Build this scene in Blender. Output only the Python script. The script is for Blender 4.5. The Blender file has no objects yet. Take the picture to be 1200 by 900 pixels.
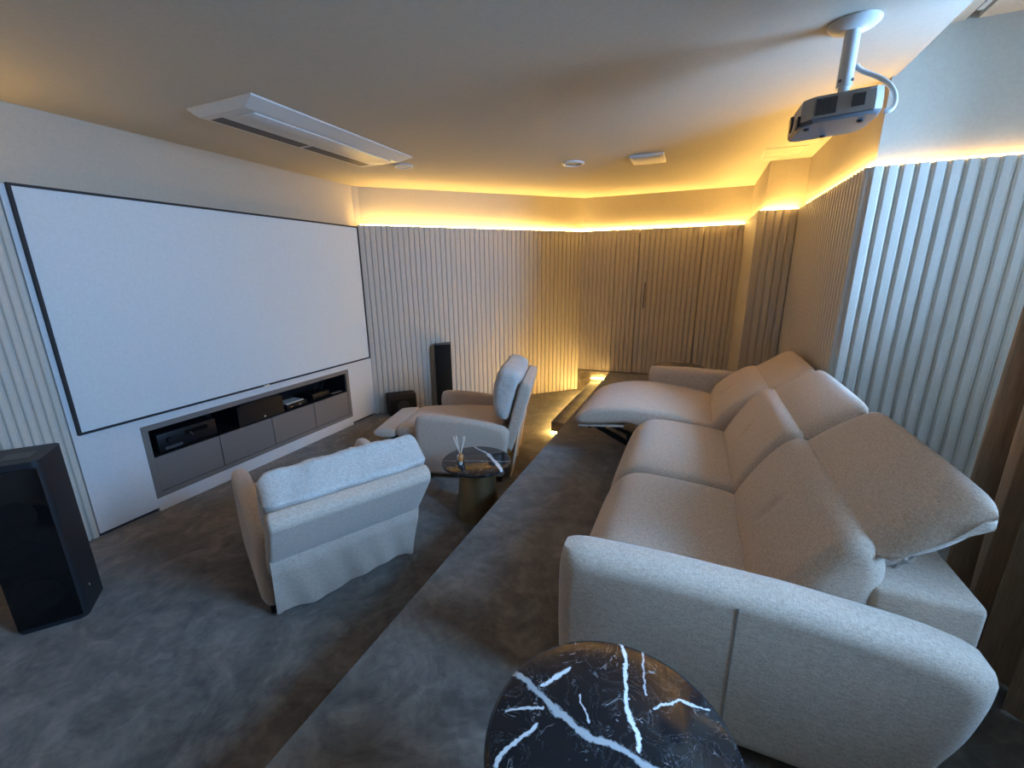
import bpy, bmesh, math, random
from mathutils import Vector, Matrix, noise as mnoise
random.seed(7)
PI = math.pi
sc = bpy.context.scene
COL = sc.collection

# ------------------------------------------------------------------ materials
class NT:
    def __init__(s, name):
        s.m = bpy.data.materials.new(name); s.m.use_nodes = True
        s.t = s.m.node_tree; s.n = s.t.nodes; s.l = s.t.links
        s.b = s.n['Principled BSDF']
    def node(s, typ, **kw):
        nd = s.n.new(typ)
        for k, v in kw.items(): setattr(nd, k, v)
        return nd
    def link(s, a, b): s.l.new(a, b)
    def val(s, nd, **kw):
        for k, v in kw.items(): nd.inputs[k.replace('_', ' ')].default_value = v
        return nd
    def obj(s):
        return s.node('ShaderNodeTexCoord').outputs['Object']
    def noise(s, vec, scale, detail=3, rough=.55, dist=0):
        nd = s.node('ShaderNodeTexNoise')
        s.val(nd, Scale=scale, Detail=detail, Roughness=rough, Distortion=dist)
        s.link(vec, nd.inputs['Vector']); return nd
    def mapping(s, vec, scale=(1, 1, 1), rot=(0, 0, 0)):
        nd = s.node('ShaderNodeMapping'); nd.inputs['Scale'].default_value = scale
        nd.inputs['Rotation'].default_value = rot
        s.link(vec, nd.inputs['Vector']); return nd.outputs[0]
    def ramp(s, fac, stops):
        nd = s.node('ShaderNodeValToRGB'); e = nd.color_ramp.elements
        while len(e) < len(stops): e.new(.5)
        for i, (p, c) in enumerate(stops):
            e[i].position = p; e[i].color = (*c, 1) if len(c) == 3 else c
        s.link(fac, nd.inputs[0]); return nd
    def math(s, op, a, b=None, clamp=False):
        nd = s.node('ShaderNodeMath', operation=op); nd.use_clamp = clamp
        for i, v in enumerate((a, b)):
            if v is None: continue
            if isinstance(v, (int, float)): nd.inputs[i].default_value = v
            else: s.link(v, nd.inputs[i])
        return nd.outputs[0]
    def bump(s, h, strength, dist=.01, prev=None):
        nd = s.node('ShaderNodeBump'); s.val(nd, Strength=strength, Distance=dist)
        s.link(h, nd.inputs['Height'])
        if prev is not None: s.link(prev, nd.inputs['Normal'])
        s.link(nd.outputs[0], s.b.inputs['Normal']); return nd.outputs[0]

def simple(name, col, rough=.5, metal=0, spec=.5, coat=0, nscale=60, nbump=.05):
    t = NT(name); t.b.inputs['Base Color'].default_value = (*col, 1)
    t.val(t.b, Roughness=rough, Metallic=metal)
    t.b.inputs['Specular IOR Level'].default_value = spec
    t.b.inputs['Coat Weight'].default_value = coat
    n = t.noise(t.obj(), nscale, 2)
    c = t.ramp(n.outputs['Fac'], [(.3, tuple(x * .96 for x in col)), (.7, tuple(min(1, x * 1.03) for x in col))])
    t.link(c.outputs[0], t.b.inputs['Base Color'])
    if nbump: t.bump(n.outputs['Fac'], nbump, .002)
    return t.m

def fabric(name, c0, c1, wscale=300, wrinkle=.0, wmap=(1, 1, 1)):
    t = NT(name); o = t.obj()
    a = t.noise(t.mapping(o, (wscale, wscale * .22, wscale * .6)), 1, 2, .6)
    b = t.noise(t.mapping(o, (wscale * .22, wscale, wscale * .9)), 1, 2, .6)
    mx = t.math('MULTIPLY', t.math('ADD', a.outputs['Fac'], b.outputs['Fac']), .5)
    c = t.ramp(mx, [(.36, tuple(v * .88 for v in c0)), (.64, tuple(min(1, v * 1.07) for v in c1))])
    t.link(c.outputs[0], t.b.inputs['Base Color'])
    t.val(t.b, Roughness=.92); t.b.inputs['Specular IOR Level'].default_value = .15
    t.b.inputs['Sheen Weight'].default_value = .25
    p = None
    if wrinkle:
        w = t.noise(t.mapping(o, wmap), 5, 3, .5, 1.2)
        p = t.bump(w.outputs['Fac'], wrinkle, .03)
    t.bump(mx, .13, .001, p)
    return t.m

M = {}
M['sofa'] = fabric('sofa_fabric', (.45, .338, .258), (.57, .45, .355), wrinkle=.03, wmap=(1.2, 1.2, 1.2))
M['chair'] = fabric('chair_fabric', (.46, .35, .278), (.59, .475, .39), wrinkle=.04, wmap=(1.2, 1.2, 1.2))
M['seam'] = simple('seam_shadow_thread', (.25, .21, .18), .9)
M['cush'] = fabric('chair_cushion_fabric', (.45, .40, .36), (.61, .56, .52), wrinkle=.4, wmap=(1.4, 1.1, 1.6))
M['slat'] = simple('slat_paint', (.50, .45, .39), .6, spec=.3)
M['wallw'] = simple('warm_white_wall', (.40, .355, .29), .7, spec=.3)
M['lowwall'] = simple('white_panel', (.56, .56, .57), .6, spec=.3)
M['ceil'] = simple('ceiling_paint', (.51, .465, .39), .85, spec=.2)
M['white'] = simple('white_plastic', (.54, .54, .53), .4)
M['vent'] = simple('vent_grey', (.06, .052, .048), .6)
M['screen'] = simple('screen_cloth', (.57, .60, .61), .85, spec=.1, nbump=0)
M['frame'] = simple('black_frame', (.012, .01, .012), .7)
M['joinery'] = simple('taupe_lacquer', (.155, .135, .125), .55, spec=.3)
M['blackin'] = simple('black_interior', (.006, .006, .008), .6, spec=.2)
M['device'] = simple('black_device', (.005, .0055, .008), .45, spec=.25)
M['gloss'] = simple('gloss_black', (.004, .004, .005), .04, spec=.5, nbump=0)
M['matteblack'] = simple('matte_black', (.011, .013, .017), .5)
M['towerblack'] = simple('black_grille', (.008, .008, .008), .8, spec=.2)
M['subbrown'] = simple('dark_ash', (.022, .016, .014), .6, spec=.25)
M['steel'] = simple('black_steel', (.008, .008, .009), .45, .3)
M['chrome'] = simple('chrome', (.75, .75, .77), .15, 1)
M['bronze'] = simple('bronze_metal', (.32, .22, .11), .36, .9)
M['projside'] = simple('projector_grey', (.40, .36, .32), .45)
M['projbot'] = simple('projector_grey_blue', (.12, .125, .14), .5)
M['silver'] = simple('silver_label', (.6, .6, .6), .3, .6)
M['darkmetal'] = simple('dark_metal', (.13, .11, .09), .35, .7)
M['reed'] = simple('reed', (.70, .62, .52), .8)
M['amber'] = simple('amber_band', (.55, .22, .06), .3)
M['plate'] = simple('label_plate', (.05, .05, .055), .45)

def mk_curtain():
    t = NT('brown_curtain'); o = t.obj()
    n = t.noise(t.mapping(o, (180, 180, 8)), 1, 2)
    c = t.ramp(n.outputs['Fac'], [(.3, (.38, .24, .145)), (.7, (.50, .33, .205))])
    t.link(c.outputs[0], t.b.inputs['Base Color']); t.val(t.b, Roughness=.8)
    t.b.inputs['Sheen Weight'].default_value = .2
    t.bump(n.outputs['Fac'], .1, .002); return t.m
M['curtain'] = mk_curtain()

def mk_carpet():
    t = NT('grey_carpet'); o = t.obj()
    big = t.noise(o, 3.2, 5, .65, 1.4)
    mid = t.noise(o, 14, 4, .65, .9)
    fine = t.noise(o, 420, 2, .6)
    s = t.math('ADD', t.math('MULTIPLY', big.outputs['Fac'], .55), t.math('MULTIPLY', mid.outputs['Fac'], .3))
    s = t.math('ADD', s, t.math('MULTIPLY', fine.outputs['Fac'], .15))
    c = t.ramp(s, [(.38, (.062, .052, .042)), (.5, (.125, .107, .090)), (.62, (.215, .186, .158))])
    t.link(c.outputs[0], t.b.inputs['Base Color'])
    t.val(t.b, Roughness=.95); t.b.inputs['Specular IOR Level'].default_value = .1
    t.b.inputs['Sheen Weight'].default_value = .35
    p = t.bump(mid.outputs['Fac'], .3, .01)
    t.bump(fine.outputs['Fac'], .6, .004, p); return t.m
M['carpet'] = mk_carpet()

def mk_marble(name, segs, fine=True, tint=(.010, .010, .012)):
    """black marble; segs = ((x0,y0),(x1,y1),width,grey) veins in the slab's own coordinates"""
    t = NT(name); o = t.obj()
    w = t.noise(o, 20, 9, .72)
    sub = t.node('ShaderNodeVectorMath', operation='SUBTRACT'); t.link(w.outputs['Color'], sub.inputs[0]); sub.inputs[1].default_value = (.5, .5, .5)
    sca = t.node('ShaderNodeVectorMath', operation='SCALE'); t.link(sub.outputs[0], sca.inputs[0]); sca.inputs['Scale'].default_value = .035
    add = t.node('ShaderNodeVectorMath', operation='ADD'); t.link(o, add.inputs[0]); t.link(sca.outputs[0], add.inputs[1])
    sep = t.node('ShaderNodeSeparateXYZ'); t.link(add.outputs[0], sep.inputs[0])
    X, Y = sep.outputs[0], sep.outputs[1]
    wn = t.noise(o, 60, 3, .7).outputs['Fac']
    total = None
    for (a, b, wd, g) in segs:
        dx, dy = b[0] - a[0], b[1] - a[1]; L2 = dx * dx + dy * dy
        px = t.math('SUBTRACT', X, a[0]); py = t.math('SUBTRACT', Y, a[1])
        h = t.math('DIVIDE', t.math('ADD', t.math('MULTIPLY', px, dx), t.math('MULTIPLY', py, dy)), L2, True)
        ex = t.math('SUBTRACT', px, t.math('MULTIPLY', h, dx)); ey = t.math('SUBTRACT', py, t.math('MULTIPLY', h, dy))
        d = t.math('SQRT', t.math('ADD', t.math('MULTIPLY', ex, ex), t.math('MULTIPLY', ey, ey)))
        wv = t.math('MULTIPLY', t.math('ADD', wn, .05), wd * 2)
        f = t.math('SUBTRACT', 1, t.math('DIVIDE', d, wv), True)
        f = t.math('MULTIPLY', t.math('MULTIPLY', f, 2.2, True), g)
        total = f if total is None else t.math('MAXIMUM', total, f)
    if fine:
        n1 = t.noise(t.mapping(o, (1, 1, 1), (0, 0, .7)), 17, 3, .6, 1.1).outputs['Fac']
        v = t.math('SUBTRACT', 1, t.math('DIVIDE', t.math('ABSOLUTE', t.math('SUBTRACT', n1, .5)), .012), True)
        msk = t.math('SUBTRACT', t.noise(t.mapping(o, (1, .5, 1), (0, 0, -.5)), 26, 2).outputs['Fac'], .53)
        v = t.math('MULTIPLY', v, t.math('MULTIPLY', msk, 5, True))
        v = t.math('MULTIPLY', v, .6)
        total = t.math('MAXIMUM', total, v)
        n2 = t.noise(o, 9, 5, .7, 2.5).outputs['Fac']
        v2 = t.math('SUBTRACT', 1, t.math('DIVIDE', t.math('ABSOLUTE', t.math('SUBTRACT', n2, .47)), .006), True)
        total = t.math('MAXIMUM', total, t.math('MULTIPLY', v2, .10))
    c = t.ramp(total, [(0, tint), (1, (.80, .80, .80))])
    t.link(c.outputs[0], t.b.inputs['Base Color'])
    t.val(t.b, Roughness=.10); t.b.inputs['Specular IOR Level'].default_value = .5
    return t.m

def emit(name, col, s):
    t = NT(name); t.b.inputs['Base Color'].default_value = (*col, 1)
    t.b.inputs['Emission Color'].default_value = (*col, 1)
    t.b.inputs['Emission Strength'].default_value = s; return t.m
LEDC = (1.0, .62, .17)
M['led'] = emit('led_strip_warm', LEDC, 98)
M['led_soft'] = emit('led_strip_soft', LEDC, 26)
M['led_dim'] = emit('led_strip_dim', LEDC, 45)
M['led_step'] = emit('led_strip_warm_step', LEDC, 200)

def mk_glass(name, alpha=.9):
    m = bpy.data.materials.new(name); m.use_nodes = True; t = m.node_tree
    for n in list(t.nodes): t.nodes.remove(n)
    out = t.nodes.new('ShaderNodeOutputMaterial'); mix = t.nodes.new('ShaderNodeMixShader')
    tr = t.nodes.new('ShaderNodeBsdfTransparent'); gl = t.nodes.new('ShaderNodeBsdfGlossy')
    fr = t.nodes.new('ShaderNodeFresnel'); fr.inputs[0].default_value = 1.45; gl.inputs['Roughness'].default_value = .03
    t.links.new(fr.outputs[0], mix.inputs[0]); t.links.new(tr.outputs[0], mix.inputs[1]); t.links.new(gl.outputs[0], mix.inputs[2])
    t.links.new(mix.outputs[0], out.inputs[0]); return m
M['glass'] = mk_glass('clear_glass')

# ------------------------------------------------------------------ mesh helpers
def link(name, bm, mat, parent=None, smooth=True, ang=40):
    me = bpy.data.meshes.new(name)
    bmesh.ops.recalc_face_normals(bm, faces=bm.faces[:])
    bm.to_mesh(me); bm.free()
    o = bpy.data.objects.new(name, me); COL.objects.link(o)
    for m in (mat if isinstance(mat, (list, tuple)) else [mat]): me.materials.append(m)
    if smooth:
        for p in me.polygons: p.use_smooth = True
        me.set_sharp_from_angle(angle=math.radians(ang))
    if parent is not None: o.parent = parent
    return o

def tag(o, label=None, cat=None, group=None, kind=None):
    if label: o['label'] = label
    if cat: o['category'] = cat
    if group: o['group'] = group
    if kind: o['kind'] = kind
    return o

def empty(name, loc, rz=0, label=None, cat=None, group=None):
    o = bpy.data.objects.new(name, None); COL.objects.link(o)
    o.location = loc; o.rotation_euler = (0, 0, rz); o.empty_display_size = .1
    return tag(o, label, cat, group)

def struct(name, bm, mat, parent=None, label=None, **kw):
    o = link(name, bm, mat, parent, **kw)
    if parent is None:
        tag(o, label, None, None, 'structure')
    return o

def box(bm, a, b, bev=0, seg=2, mi=0):
    vs = [bm.verts.new((x, y, z)) for x in (a[0], b[0]) for y in (a[1], b[1]) for z in (a[2], b[2])]
    idx = [(0, 1, 3, 2), (4, 6, 7, 5), (0, 4, 5, 1), (2, 3, 7, 6), (0, 2, 6, 4), (1, 5, 7, 3)]
    fs = [bm.faces.new([vs[i] for i in f]) for f in idx]
    for f in fs: f.material_index = mi
    if bev:
        es = list({e for f in fs for e in f.edges})
        bmesh.ops.bevel(bm, geom=es, offset=bev, segments=seg, profile=.5, affect='EDGES')
    return bm

def bx(a, b, bev=0, seg=2): return box(bmesh.new(), a, b, bev, seg)

def poly_prism(bm, pts, z0, z1):
    lo = [bm.verts.new((x, y, z0)) for x, y in pts]; hi = [bm.verts.new((x, y, z1)) for x, y in pts]
    n = len(pts)
    bm.faces.new(lo[::-1]); bm.faces.new(hi)
    for i in range(n): bm.faces.new((lo[i], lo[(i + 1) % n], hi[(i + 1) % n], hi[i]))
    return bm

def lathe(bm, prof, c=(0, 0, 0), n=64, cap0=True, cap1=True):
    rings = []
    for r, z in prof:
        rings.append([bm.verts.new((c[0] + r * math.cos(2 * PI * i / n), c[1] + r * math.sin(2 * PI * i / n), c[2] + z)) for i in range(n)])
    for a, b in zip(rings, rings[1:]):
        for i in range(n): bm.faces.new((a[i], a[(i + 1) % n], b[(i + 1) % n], b[i]))
    if cap0: bm.faces.new(rings[0][::-1])
    if cap1: bm.faces.new(rings[-1])
    return bm

def tube(bm, pts, r, n=10):
    pts = [Vector(p) for p in pts]; rings = []
    for i, p in enumerate(pts):
        d = (pts[min(i + 1, len(pts) - 1)] - pts[max(i - 1, 0)]).normalized()
        up = Vector((0, 0, 1)) if abs(d.z) < .9 else Vector((1, 0, 0))
        u = d.cross(up).normalized(); v = d.cross(u).normalized()
        rr = r[i] if isinstance(r, (list, tuple)) else r
        rings.append([bm.verts.new(p + u * rr * math.cos(2 * PI * k / n) + v * rr * math.sin(2 * PI * k / n)) for k in range(n)])
    for a, b in zip(rings, rings[1:]):
        for k in range(n): bm.faces.new((a[k], a[(k + 1) % n], b[(k + 1) % n], b[k]))
    bm.faces.new(rings[0][::-1]); bm.faces.new(rings[-1]); return bm

def bar(bm, a, b, w, h):
    a, b = Vector(a), Vector(b); d = (b - a).normalized()
    up = Vector((0, 0, 1)) if abs(d.z) < .95 else Vector((1, 0, 0))
    u = d.cross(up).normalized() * w / 2; v = u.cross(d).normalized() * h / 2
    q = [[bm.verts.new(p + s * u + t * v) for s, t in ((-1, -1), (1, -1), (1, 1), (-1, 1))] for p in (a, b)]
    for k in range(4): bm.faces.new((q[0][k], q[0][(k + 1) % 4], q[1][(k + 1) % 4], q[1][k]))
    bm.faces.new(q[0][::-1]); bm.faces.new(q[1]); return bm

def chaikin(p, it=2):
    for _ in range(it):
        q = []
        for i in range(len(p)):
            a, b = p[i], p[(i + 1) % len(p)]
            q += [(a[0] * .75 + b[0] * .25, a[1] * .75 + b[1] * .25), (a[0] * .25 + b[0] * .75, a[1] * .25 + b[1] * .75)]
        p = q
    return p

def resample(p, n):
    L = [0]
    for i in range(len(p)):
        a, b = p[i], p[(i + 1) % len(p)]; L.append(L[-1] + math.hypot(b[0] - a[0], b[1] - a[1]))
    out = []; j = 0
    for k in range(n):
        s = L[-1] * k / n
        while L[j + 1] < s: j += 1
        f = (s - L[j]) / max(1e-9, L[j + 1] - L[j]); a, b = p[j], p[(j + 1) % len(p)]
        out.append((a[0] + (b[0] - a[0]) * f, a[1] + (b[1] - a[1]) * f))
    return out

def puff(prof, y0, y1, r=.04, bulge=0, n=72, ny=14, it=2, disp=None, shear=None, ry=None):
    ry = ry or r
    """upholstered block: closed side profile (x,z) carried across y with softly rounded ends"""
    p = resample(chaikin(list(prof), it), n)
    area = sum(p[i][0] * p[(i + 1) % n][1] - p[(i + 1) % n][0] * p[i][1] for i in range(n))
    if area < 0: p = p[::-1]
    nrm = []
    for i in range(n):
        a, b = p[i - 1], p[(i + 1) % n]; dx, dz = b[0] - a[0], b[1] - a[1]; l = math.hypot(dx, dz) or 1
        nrm.append((dz / l, -dx / l))
    st = []
    for k in range(6):
        th = PI / 2 * k / 5; st.append((y0 + ry * (1 - math.cos(th)), -r * (1 - math.sin(th))))
    for k in range(1, ny): st.append((y0 + ry + (y1 - y0 - 2 * ry) * k / ny, 0))
    for k in range(6):
        th = PI / 2 * (5 - k) / 5; st.append((y1 - ry * (1 - math.cos(th)), -r * (1 - math.sin(th))))
    bm = bmesh.new(); rings = []
    for y, off in st:
        f = (y - y0) / (y1 - y0); e = off + bulge * (1 - (2 * f - 1) ** 4)
        ring = []
        for (x, z), (nx, nz) in zip(p, nrm):
            d = e + (disp(x, y, z, nx, nz) if disp else 0)
            X, Z = x + nx * d, z + nz * d
            if shear: X, Z = shear(X, y, Z)
            ring.append((X, Z))
        if off < -1e-4:                      # keep the tucked-in ends free of folds
            for _ in range(int(26 * -off / r)):
                ring = [((ring[i - 1][0] + 2 * ring[i][0] + ring[(i + 1) % n][0]) / 4, (ring[i - 1][1] + 2 * ring[i][1] + ring[(i + 1) % n][1]) / 4) for i in range(n)]
        rings.append([bm.verts.new((X, y, Z)) for X, Z in ring])
    for a, b in zip(rings, rings[1:]):
        for i in range(n): bm.faces.new((a[i], a[(i + 1) % n], b[(i + 1) % n], b[i]))
    bm.faces.new(rings[0][::-1]); bm.faces.new(rings[-1]); return bm

# ------------------------------------------------------------------ room
ST, CZ, NZ, PZ = 2.22, 2.64, 2.835, .305       # slat top, ceiling, niche ceiling, platform top
WX = -3.524

def outline(p0, p1, pitch=.0607, depth=.013, flat=.036):
    """fluted plan line from p0 to p1; ridge side to the right of travel"""
    p0, p1 = Vector(p0), Vector(p1); d = p1 - p0; L = d.length; d /= L; nrm = Vector((d.y, -d.x))
    n = max(1, round(L / pitch)); pt = L / n; fl = flat * pt / pitch; sl = (pt - fl) * .36; gr = pt - fl - 2 * sl
    out = []
    for i in range(n):
        s = i * pt + gr / 2
        for off, q in ((0, 0.), (sl * .25, depth * .55), (sl, depth), (sl + fl * .5, depth * 1.06), (sl + fl, depth), (sl * 1.75 + fl, depth * .55), (2 * sl + fl, 0.)):
            out.append(p0 + d * (s + off) + nrm * (q - depth))
    return [p0 - nrm * depth] + out + [p1 - nrm * depth], nrm

def slats(p0, p1, z0, z1, back=.034, bm=None, **kw):
    pts, nrm = outline(p0, p1, **kw); bm = bm or bmesh.new()
    P0, P1 = Vector(p0), Vector(p1); dd = (P1 - P0).normalized()
    F = [[bm.verts.new((p.x, p.y, z)) for p in pts] for z in (z0, z1)]
    B = []
    for z in (z0, z1):
        row = []
        for p in pts:
            s = (p - P0).dot(dd); q = P0 + dd * s - nrm * (kw.get('depth', .013) + back)
            row.append(bm.verts.new((q.x, q.y, z)))
        B.append(row)
    for i in range(len(pts) - 1):
        bm.faces.new((F[0][i], F[0][i + 1], F[1][i + 1], F[1][i]))
        bm.faces.new((B[0][i + 1], B[0][i], B[1][i], B[1][i + 1]))
        bm.faces.new((F[1][i], F[1][i + 1], B[1][i + 1], B[1][i]))
        bm.faces.new((F[0][i + 1], F[0][i], B[0][i], B[0][i + 1]))
    for k in (0, -1): bm.faces.new((F[0][k], F[1][k], B[1][k], B[0][k]))
    return bm

# floor, platform, step
struct('floor', bx((-4.1, -1.5, -.1), (2.2, 6.4, 0)), M['carpet'], smooth=False)
bm = bmesh.new()
box(bm, (-1.036, -1.3, 0.001), (2.0, 5.955, PZ), .006)
struct('floor_platform', bm, M['carpet'])
struct('floor_step', bx((-1.30, 4.085, .035), (-1.04, 5.93, .15), .006), M['carpet'])
struct('baseboard_far', bx((-1.53, 5.94, 0), (-1.03, 5.99, PZ), 0), M['carpet'], smooth=False)

# slat walls
struct('wall_corner', slats((-3.526, 3.915), (-1.487, 5.948), .012, ST, .016), M['slat'], ang=25)
bm = slats((-1.497, 5.948), (-1.035, 5.948), .312, ST, .03); slats((-1.03, 5.952), (-.735, 5.952), .318, ST, .03, bm)
slats((.026, 5.948), (.46, 5.948), .318, ST, .03, bm)
struct('wall_far', bm, M['slat'], ang=25)
door = struct('door_1', slats((-.727, 5.943), (.018, 5.943), .335, ST - .004, .03), M['slat'], ang=25)
hb = bmesh.new(); bar(hb, (-.632, 5.905, 1.215), (-.622, 5.905, 1.55), .02, .014)
for z in (1.25, 1.51): bar(hb, (-.627, 5.905, z), (-.627, 5.935, z), .012, .012)
tag(link('door_handle', hb, M['darkmetal'], door, False), 'dark metal pull bar')
bm = slats((.46, 4.70), (.775, 4.70), PZ + .002, ST, .03)
box(bm, (.452, 4.69, PZ + .002), (.472, 5.95, ST))
struct('wall_column', bm, M['slat'], ang=25)
struct('wall_right', slats((.77, 4.70), (.77, 3.015), PZ + .002, ST, .03, depth=.021, flat=.030), M['slat'], ang=25)
struct('wall_niche', slats((.79, 3.0), (1.80, 3.0), PZ + .002, ST, .03, pitch=.0635, depth=.019, flat=.034), M['slat'], ang=25)
struct('wall_left', slats((WX, -1.2), (WX, 1.198), .012, 2.2, .05, pitch=.042, flat=.022), M['slat'], ang=25)
# upper plain walls (one thick ring following the room's plan)
def upper(name, pts, z0, z1, t=.12, mat='wallw'):
    """wall slab along a plan polyline, thickness to the left of travel"""
    bm = bmesh.new(); P = [Vector(p) for p in pts]; off = []
    for i, p in enumerate(P):
        ns = []
        if i: d = (P[i] - P[i - 1]).normalized(); ns.append(Vector((-d.y, d.x)))
        if i < len(P) - 1: d = (P[i + 1] - P[i]).normalized(); ns.append(Vector((-d.y, d.x)))
        m = sum(ns, Vector((0, 0))).normalized(); off.append(p + m * t / max(.5, m.dot(ns[0])))
    for i in range(len(P) - 1):
        q = [P[i], P[i + 1], off[i + 1], off[i]]
        lo = [bm.verts.new((v.x, v.y, z0)) for v in q]; hi = [bm.verts.new((v.x, v.y, z1)) for v in q]
        bm.faces.new(lo); bm.faces.new(hi)
        for k in range(4): bm.faces.new((lo[k], lo[(k + 1) % 4], hi[(k + 1) % 4], hi[k]))
    return struct(name, bm, M[mat], smooth=False)
upper('wall_left_upper', [(-3.636, -1.3), (-3.636, 4.0), (-3.60, 4.06)], 2.19, CZ + .05)
upper('wall_corner_upper', [(-3.60, 4.06), (-1.49, 5.992)], 0, CZ + .05)
upper('wall_far_upper', [(-1.49, 5.992), (.505, 5.992)], 0, CZ + .05)
upper('wall_column_upper', [(.505, 6.05), (.505, 4.765), (.83, 4.765)], 0, CZ + .05)
struct('wall_right_upper', bx((.815, 3.04, 0), (.94, 4.80, NZ + .06)), M['wallw'], smooth=False)
struct('wall_niche_upper', bx((.8165, 3.045, 0), (2.0, 3.16, NZ + .06)), M['wallw'], smooth=False)
# white panel under / behind the screen, with the opening of the media cabinet
CY0, CY1, CZ0, CZ1 = 1.55, 3.542, .102, .660
bm = bmesh.new()
for a, b in (((1.20, .03), (CY0, 2.19)), ((CY1, .03), (3.93, 2.19)), ((CY0, .0), (CY1, CZ0)), ((CY0, CZ1), (CY1, 2.19))):
    box(bm, (-3.64, a[0], a[1]), (WX, b[0], b[1]))

struct('wall_screen', bm, M['lowwall'], smooth=False)
for k_, (a_, b_) in enumerate(((1.20, CY0), (CY1, 3.90))): struct('recess_shade_left' if not k_ else 'recess_shade_corner', bx((-3.64, a_, 0), (WX - .03, b_, .029)), M['frame'], smooth=False)  # black strips paint in the shadow of the recess under the panel
struct('wall_left_core', bx((-3.75, -1.3, 0), (-3.60, 1.3, 2.2)), M['wallw'], smooth=False)
# ceilings
bm = bmesh.new()
poly_prism(bm, [(-3.75, -1.35), (.832, -1.35), (.832, 3.2), (.832, 4.78), (.6, 4.9), (.6, 6.1), (-1.45, 6.1), (-3.7, 4.1)], CZ, CZ + .25)
struct('ceiling', bm, M['ceil'], smooth=False)
bm = bmesh.new(); box(bm, (.80, -1.35, NZ), (1.055, 3.1, NZ + .06)); box(bm, (1.105, -1.35, NZ), (2.0, 3.1, NZ + .06)); box(bm, (1.05, -1.35, NZ + .05), (1.11, 3.1, NZ + .08))
struct('ceiling_niche', bm, M['ceil'], smooth=False)
struct('wall_back', bx((-3.75, -1.35, 0), (2.0, -1.2, NZ + .06)), M['wallw'], smooth=False)
# window wall with high window
WIN = (.45, 2.50, 1.52, 2.74); RX = 1.80
bm = bmesh.new()
box(bm, (RX, -1.35, 0), (RX + .15, 3.1, WIN[2])); box(bm, (RX, -1.35, WIN[3]), (RX + .15, 3.1, NZ + .06))
box(bm, (RX, -1.35, WIN[2]), (RX + .15, WIN[0], WIN[3])); box(bm, (RX, WIN[1], WIN[2]), (RX + .15, 3.1, WIN[3]))
struct('wall_window', bm, M['wallw'], smooth=False)
bm = bmesh.new()
for a, b in (((WIN[0], WIN[2]), (WIN[1], WIN[2] + .04)), ((WIN[0], WIN[3] - .04), (WIN[1], WIN[3])), ((WIN[0], WIN[2]), (WIN[0] + .04, WIN[3])), ((WIN[1] - .04, WIN[2]), (WIN[1], WIN[3])), ((1.60, WIN[2]), (1.64, WIN[3]))):
    box(bm, (RX + .05, a[0], a[1]), (RX + .10, b[0], b[1]))
win = struct('window_1', bm, M['white'], smooth=False)
link('window_pane', bx((RX + .07, WIN[0] + .02, WIN[2] + .02), (RX + .078, WIN[1] - .02, WIN[3] - .02)), M['glass'], win, False)

# LED strips lying in the coves behind the slat tops
def led(name, a, b, z, label, mat='led', w=.016, h=.008, up=True):
    bm = bmesh.new(); bar(bm, (a[0], a[1], z), (b[0], b[1], z), w, h)
    o = link(name, bm, M[mat], None, False); tag(o, label, 'led strip', 'warm cove light strips'); return o
GL = ST + .006
n45 = .7071
led('led_strip', (-3.535, 3.97), (-1.503, 5.967), GL, 'warm light strip along the top of the angled slatted corner wall')
led('led_strip', (-1.49, 5.973), (.45, 5.973), GL, 'warm light strip along the top of the slatted wall with the door')
led('led_strip', (.488, 5.93), (.488, 4.76), GL, 'warm light strip on the side of the column in the far right corner')
led('led_strip', (.50, 4.738), (.77, 4.738), GL, 'short warm light strip on top of the narrow slatted column front')
led('led_strip', (.796, 4.69), (.796, 3.03), GL, 'warm light strip above the long slatted wall behind the sofa')
led('led_strip', (.82, 3.026), (1.78, 3.026), GL, 'warm light strip above the wide slats beside the curtain', 'led_soft')
led('led_strip', (-3.58, -1.15), (-3.58, 1.0), 2.206, 'warm light strip above the left slats beyond the screen edge')
led('step_light', (-1.293, 4.10), (-1.293, 5.92), .028, 'warm light strip under the nosing of the carpeted step', 'led_step', .012, .008)
led('step_light', (-1.28, 4.093), (-1.06, 4.093), .028, 'short warm light strip under the near end of the carpeted step', 'led_step', .012, .008)
led('step_light', (-1.044, 4.09), (-1.044, 5.92), .19, 'warm light strip on the platform riser above the step', 'led_dim', .010, .008)
led('step_light', (-1.285, 5.925), (-1.05, 5.925), .20, 'short bright light strip above the far end of the step', 'led_step', .012, .008)

# ------------------------------------------------------------------ projection screen and media cabinet
scr = empty('projection_screen', (WX, 2.5, .726), 0, 'large white projection screen in a thin black frame on the left wall', 'screen')
def child_world(o, par):
    off = Vector(par.location) if par.type == 'EMPTY' else Vector(par.parent.location) - par.parent.location
    o.parent = par; o.matrix_parent_inverse = Matrix.Translation(-off); return o
sy0, sy1, sz0, sz1 = 1.226, 3.895, .724, 2.197
bm = bmesh.new(); fw_ = .015
box(bm, (WX + .001, sy0, sz0), (WX + .028, sy1, sz0 + fw_)); box(bm, (WX + .001, sy0, sz1 - fw_), (WX + .028, sy1, sz1))
box(bm, (WX + .001, sy0, sz0 + fw_), (WX + .028, sy0 + fw_, sz1 - fw_)); box(bm, (WX + .001, sy1 - fw_, sz0 + fw_), (WX + .028, sy1, sz1 - fw_))
sfr = child_world(link('screen_frame', bm, M['frame'], None, False), scr)
child_world(link('screen_surface', bx((WX + .003, sy0 + fw_, sz0 + fw_), (WX + .020, sy1 - fw_, sz1 - fw_)), M['screen'], None, False), scr)
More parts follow.
